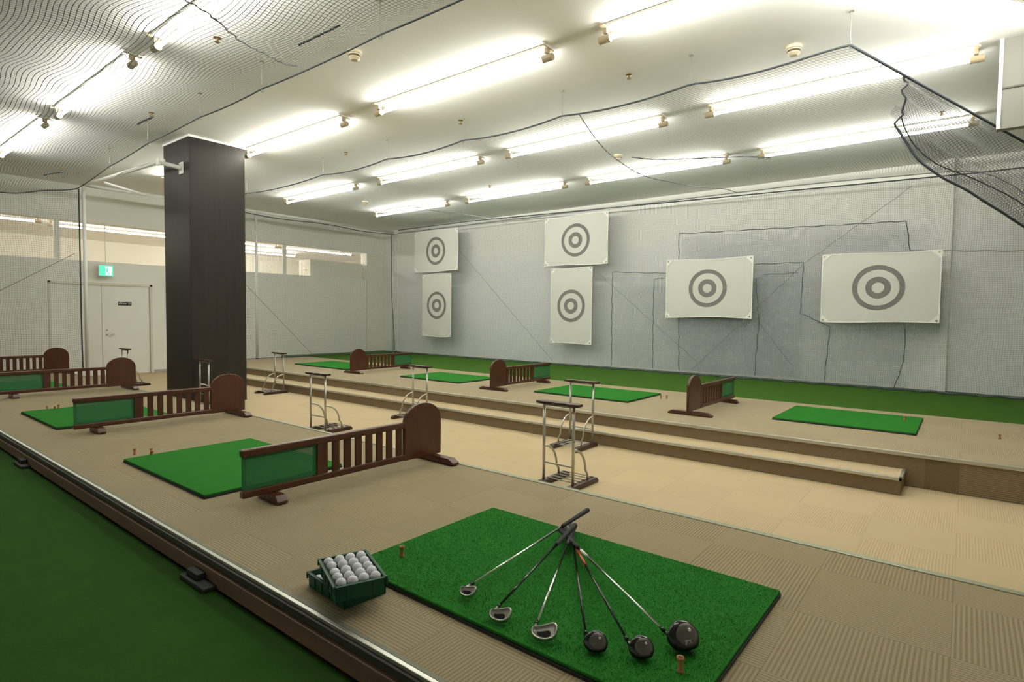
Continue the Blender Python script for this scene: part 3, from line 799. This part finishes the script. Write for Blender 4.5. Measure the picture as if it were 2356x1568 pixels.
# ------------------------------------------------------------------ golf clubs
def club(kind, head, grip, label='', shaftmat=CHROME, size=1.0, band=None):
    H = Vector(head); G = Vector(grip)
    r = empty('golf_club', H, label=label, cat='golf club', group='golf clubs')
    s = (G-H).normalized(); up = Vector((0,0,1))
    b = s.cross(up).normalized()
    n = b.cross(s).normalized()
    Lg = (G-H).length
    hos = s*0.055
    g0 = s*(Lg-0.26); g1 = s*Lg
    MB().tube([hos, g0], 0.0042, 10, 0.0062).obj('shaft', shaftmat, r, smooth=True)
    MB().tube([g0, g0+s*0.01, g0+s*0.14, g1-s*0.01, g1], 0.0, 12, radii=[0.0085,0.0098,0.0110,0.0135,0.0115]).obj('grip', GRIP, r, smooth=True)
    MB().tube([hos-s*0.004, hos+s*0.02], 0.0078, 10, 0.0055).obj('ferrule', BLACKG, r, smooth=True)
    if band:
        MB().tube([g0-s*(0.22 if band is RED else 0.10), g0-s*0.03], 0.0070, 10).obj('shaft_band', band, r, smooth=True)
    if kind == 'iron':
        F3 = Matrix((b, -s, n)).transposed().to_4x4()
        MB().tube([-s*0.012+b*0.004, hos], 0.0075, 12, 0.0068).obj('hosel', IRON, r, smooth=True)
        M = F3 @ Matrix.Rotation(-0.55, 4, 'X')
        out = [(-0.006,-0.016),(0.010,-0.019),(0.030,-0.026),(0.050,-0.035),(0.064,-0.041),(0.074,-0.040),(0.081,-0.031),(0.083,-0.015),(0.080,0.002),(0.070,0.015),(0.052,0.023),(0.030,0.025),(0.010,0.021),(-0.004,0.010),(-0.009,-0.004)]
        out = [(a*size, c*size) for a, c in out]
        nn = len(out); cen = (0.038*size, -0.004*size)
        def sc(kx, ky, z): return [M @ Vector((cen[0]+(a-cen[0])*kx, cen[1]+(c-cen[1])*ky, z)) for a, c in out]
        layers = [sc(.96,.95,-.004), sc(1,1,-.001), sc(1,1,.008), sc(.94,.93,.0125), sc(.84,.80,.012), sc(.78,.72,.003)]
        vs = [p for L_ in layers for p in L_]; fs = [tuple(range(nn)), tuple((len(layers)-1)*nn+i for i in range(nn))]
        for q in range(len(layers)-1):
            for i in range(nn):
                j = (i+1) % nn; fs.append((q*nn+i, q*nn+j, (q+1)*nn+j, (q+1)*nn+i))
        MB().add(vs, fs).obj('head', IRON, r, bevel=0.0012)
        inn2 = [(cen[0]+(a-cen[0])*0.50, cen[1]+0.006*size+(c-cen[1])*0.34) for a, c in out]
        MB().prism(inn2, 0.0025, 0.0075, M).obj('cavity_badge', BLACKG, r, bevel=0.001)
    else:
        k = size
        MB().tube([b*0.004*k-s*0.004, hos], 0.0095, 12, 0.0065).obj('hosel', BLACKG, r, smooth=True)
        nrm = (-s*0.72 + Vector((0,0,1))*0.52 - b*0.10).normalized()
        ax = (b - nrm*b.dot(nrm)).normalized(); ay = nrm.cross(ax).normalized()
        R_ = Matrix((ax, ay, nrm)).transposed()
        def shp(p):
            x, y, z = p
            if x < -0.2: y *= 1 + 0.25*(x+0.2)
            if z > 0: z *= 0.42
            if y < -0.72: y = -0.72 + (y+0.72)*0.35
            return Vector((x, y, z))
        cen = b*0.040*k + Vector((0,0,0.002)) - s*0.004
        MB().ball(cen, (0.056*k, 0.052*k, 0.046*k), 36, 24, R_, shp).obj('head', BLACKG, r, smooth=True)
        def shp2(p):
            q = shp(p); return Vector((q.x, q.y, q.z if p.z > 0.0 else q.z*0.05))
        MB().ball(cen + R_ @ Vector((0.003*k, 0.0015*k, 0.0022*k)), (0.049*k, 0.045*k, 0.0455*k), 36, 24, R_, shp2).obj('sole_plate', DGREY, r, smooth=True, label='dark grey metal sole plate')
        if kind == 'driver':
            T = Matrix.Translation(cen + R_ @ Vector((0.004*k, -0.018*k, 0.0208*k))) @ R_.to_4x4()
            text_mesh('sole_lettering', 'JPX', 0.017, LGREY, r, T, 0.0010)
        MB().ball(cen + R_ @ Vector((0.020*k, 0.016*k, 0.0185*k)), (0.006*k,0.006*k,0.002*k), 14, 8, R_).obj('weight_screw', CHROME, r, smooth=True)
    return r
zm = PZ+0.030
club('iron', (1.690,1.585,zm+0.020), (2.70,1.59,0.415), label='chrome iron golf club with cavity-back head resting on the mat', size=0.82)
club('iron', (1.625,1.370,zm+0.020), (2.52,1.56,0.390), label='iron golf club with black shaft lying on the green mat', shaftmat=BLACKG, size=0.95)
club('iron', (1.622,1.172,zm+0.022), (2.56,1.585,0.372), label='chrome iron golf club with steel shaft lying on the mat', size=1.05)
club('wood', (1.680,0.985,zm+0.030), (2.62,1.65,0.340), label='black hybrid golf club with compact head lying on the mat', shaftmat=BLACKG, size=0.74)
club('wood', (1.740,0.845,zm+0.032), (2.54,1.64,0.354), label='black fairway wood golf club with red-banded shaft', shaftmat=BLACKG, size=0.77, band=RED)
club('driver', (1.862,0.755,zm+0.045), (2.47,1.63,0.368), label='large black driver golf club with dark grey sole', shaftmat=CHROME, size=1.03, band=WHT)

# ------------------------------------------------------------------ world + camera
w = bpy.data.worlds.new('World'); S.world = w; w.use_nodes = True
w.node_tree.nodes['Background'].inputs[0].default_value = (1, 0.97, 0.9, 1)
w.node_tree.nodes['Background'].inputs[1].default_value = 0.3
f = 1321.0; yaw, pitch, roll = math.radians(51.66), math.radians(2.57), math.radians(0.65)
Fv = Vector((math.sin(yaw)*math.cos(pitch), math.cos(yaw)*math.cos(pitch), -math.sin(pitch)))
R0 = Vector((math.cos(yaw), -math.sin(yaw), 0)); U0 = R0.cross(Fv)
Rv = R0*math.cos(roll) + U0*math.sin(roll); Uv = Rv.cross(Fv)
cam = bpy.data.cameras.new('Camera'); cam.sensor_width = 36; cam.lens = f/2356*36
cam.clip_start = 0.02; cam.clip_end = 100
co = bpy.data.objects.new('Camera', cam); COL.objects.link(co)
co.matrix_world = Matrix.Translation((0,0,1.475)) @ Matrix((Rv, Uv, -Fv)).transposed().to_4x4()
S.camera = co
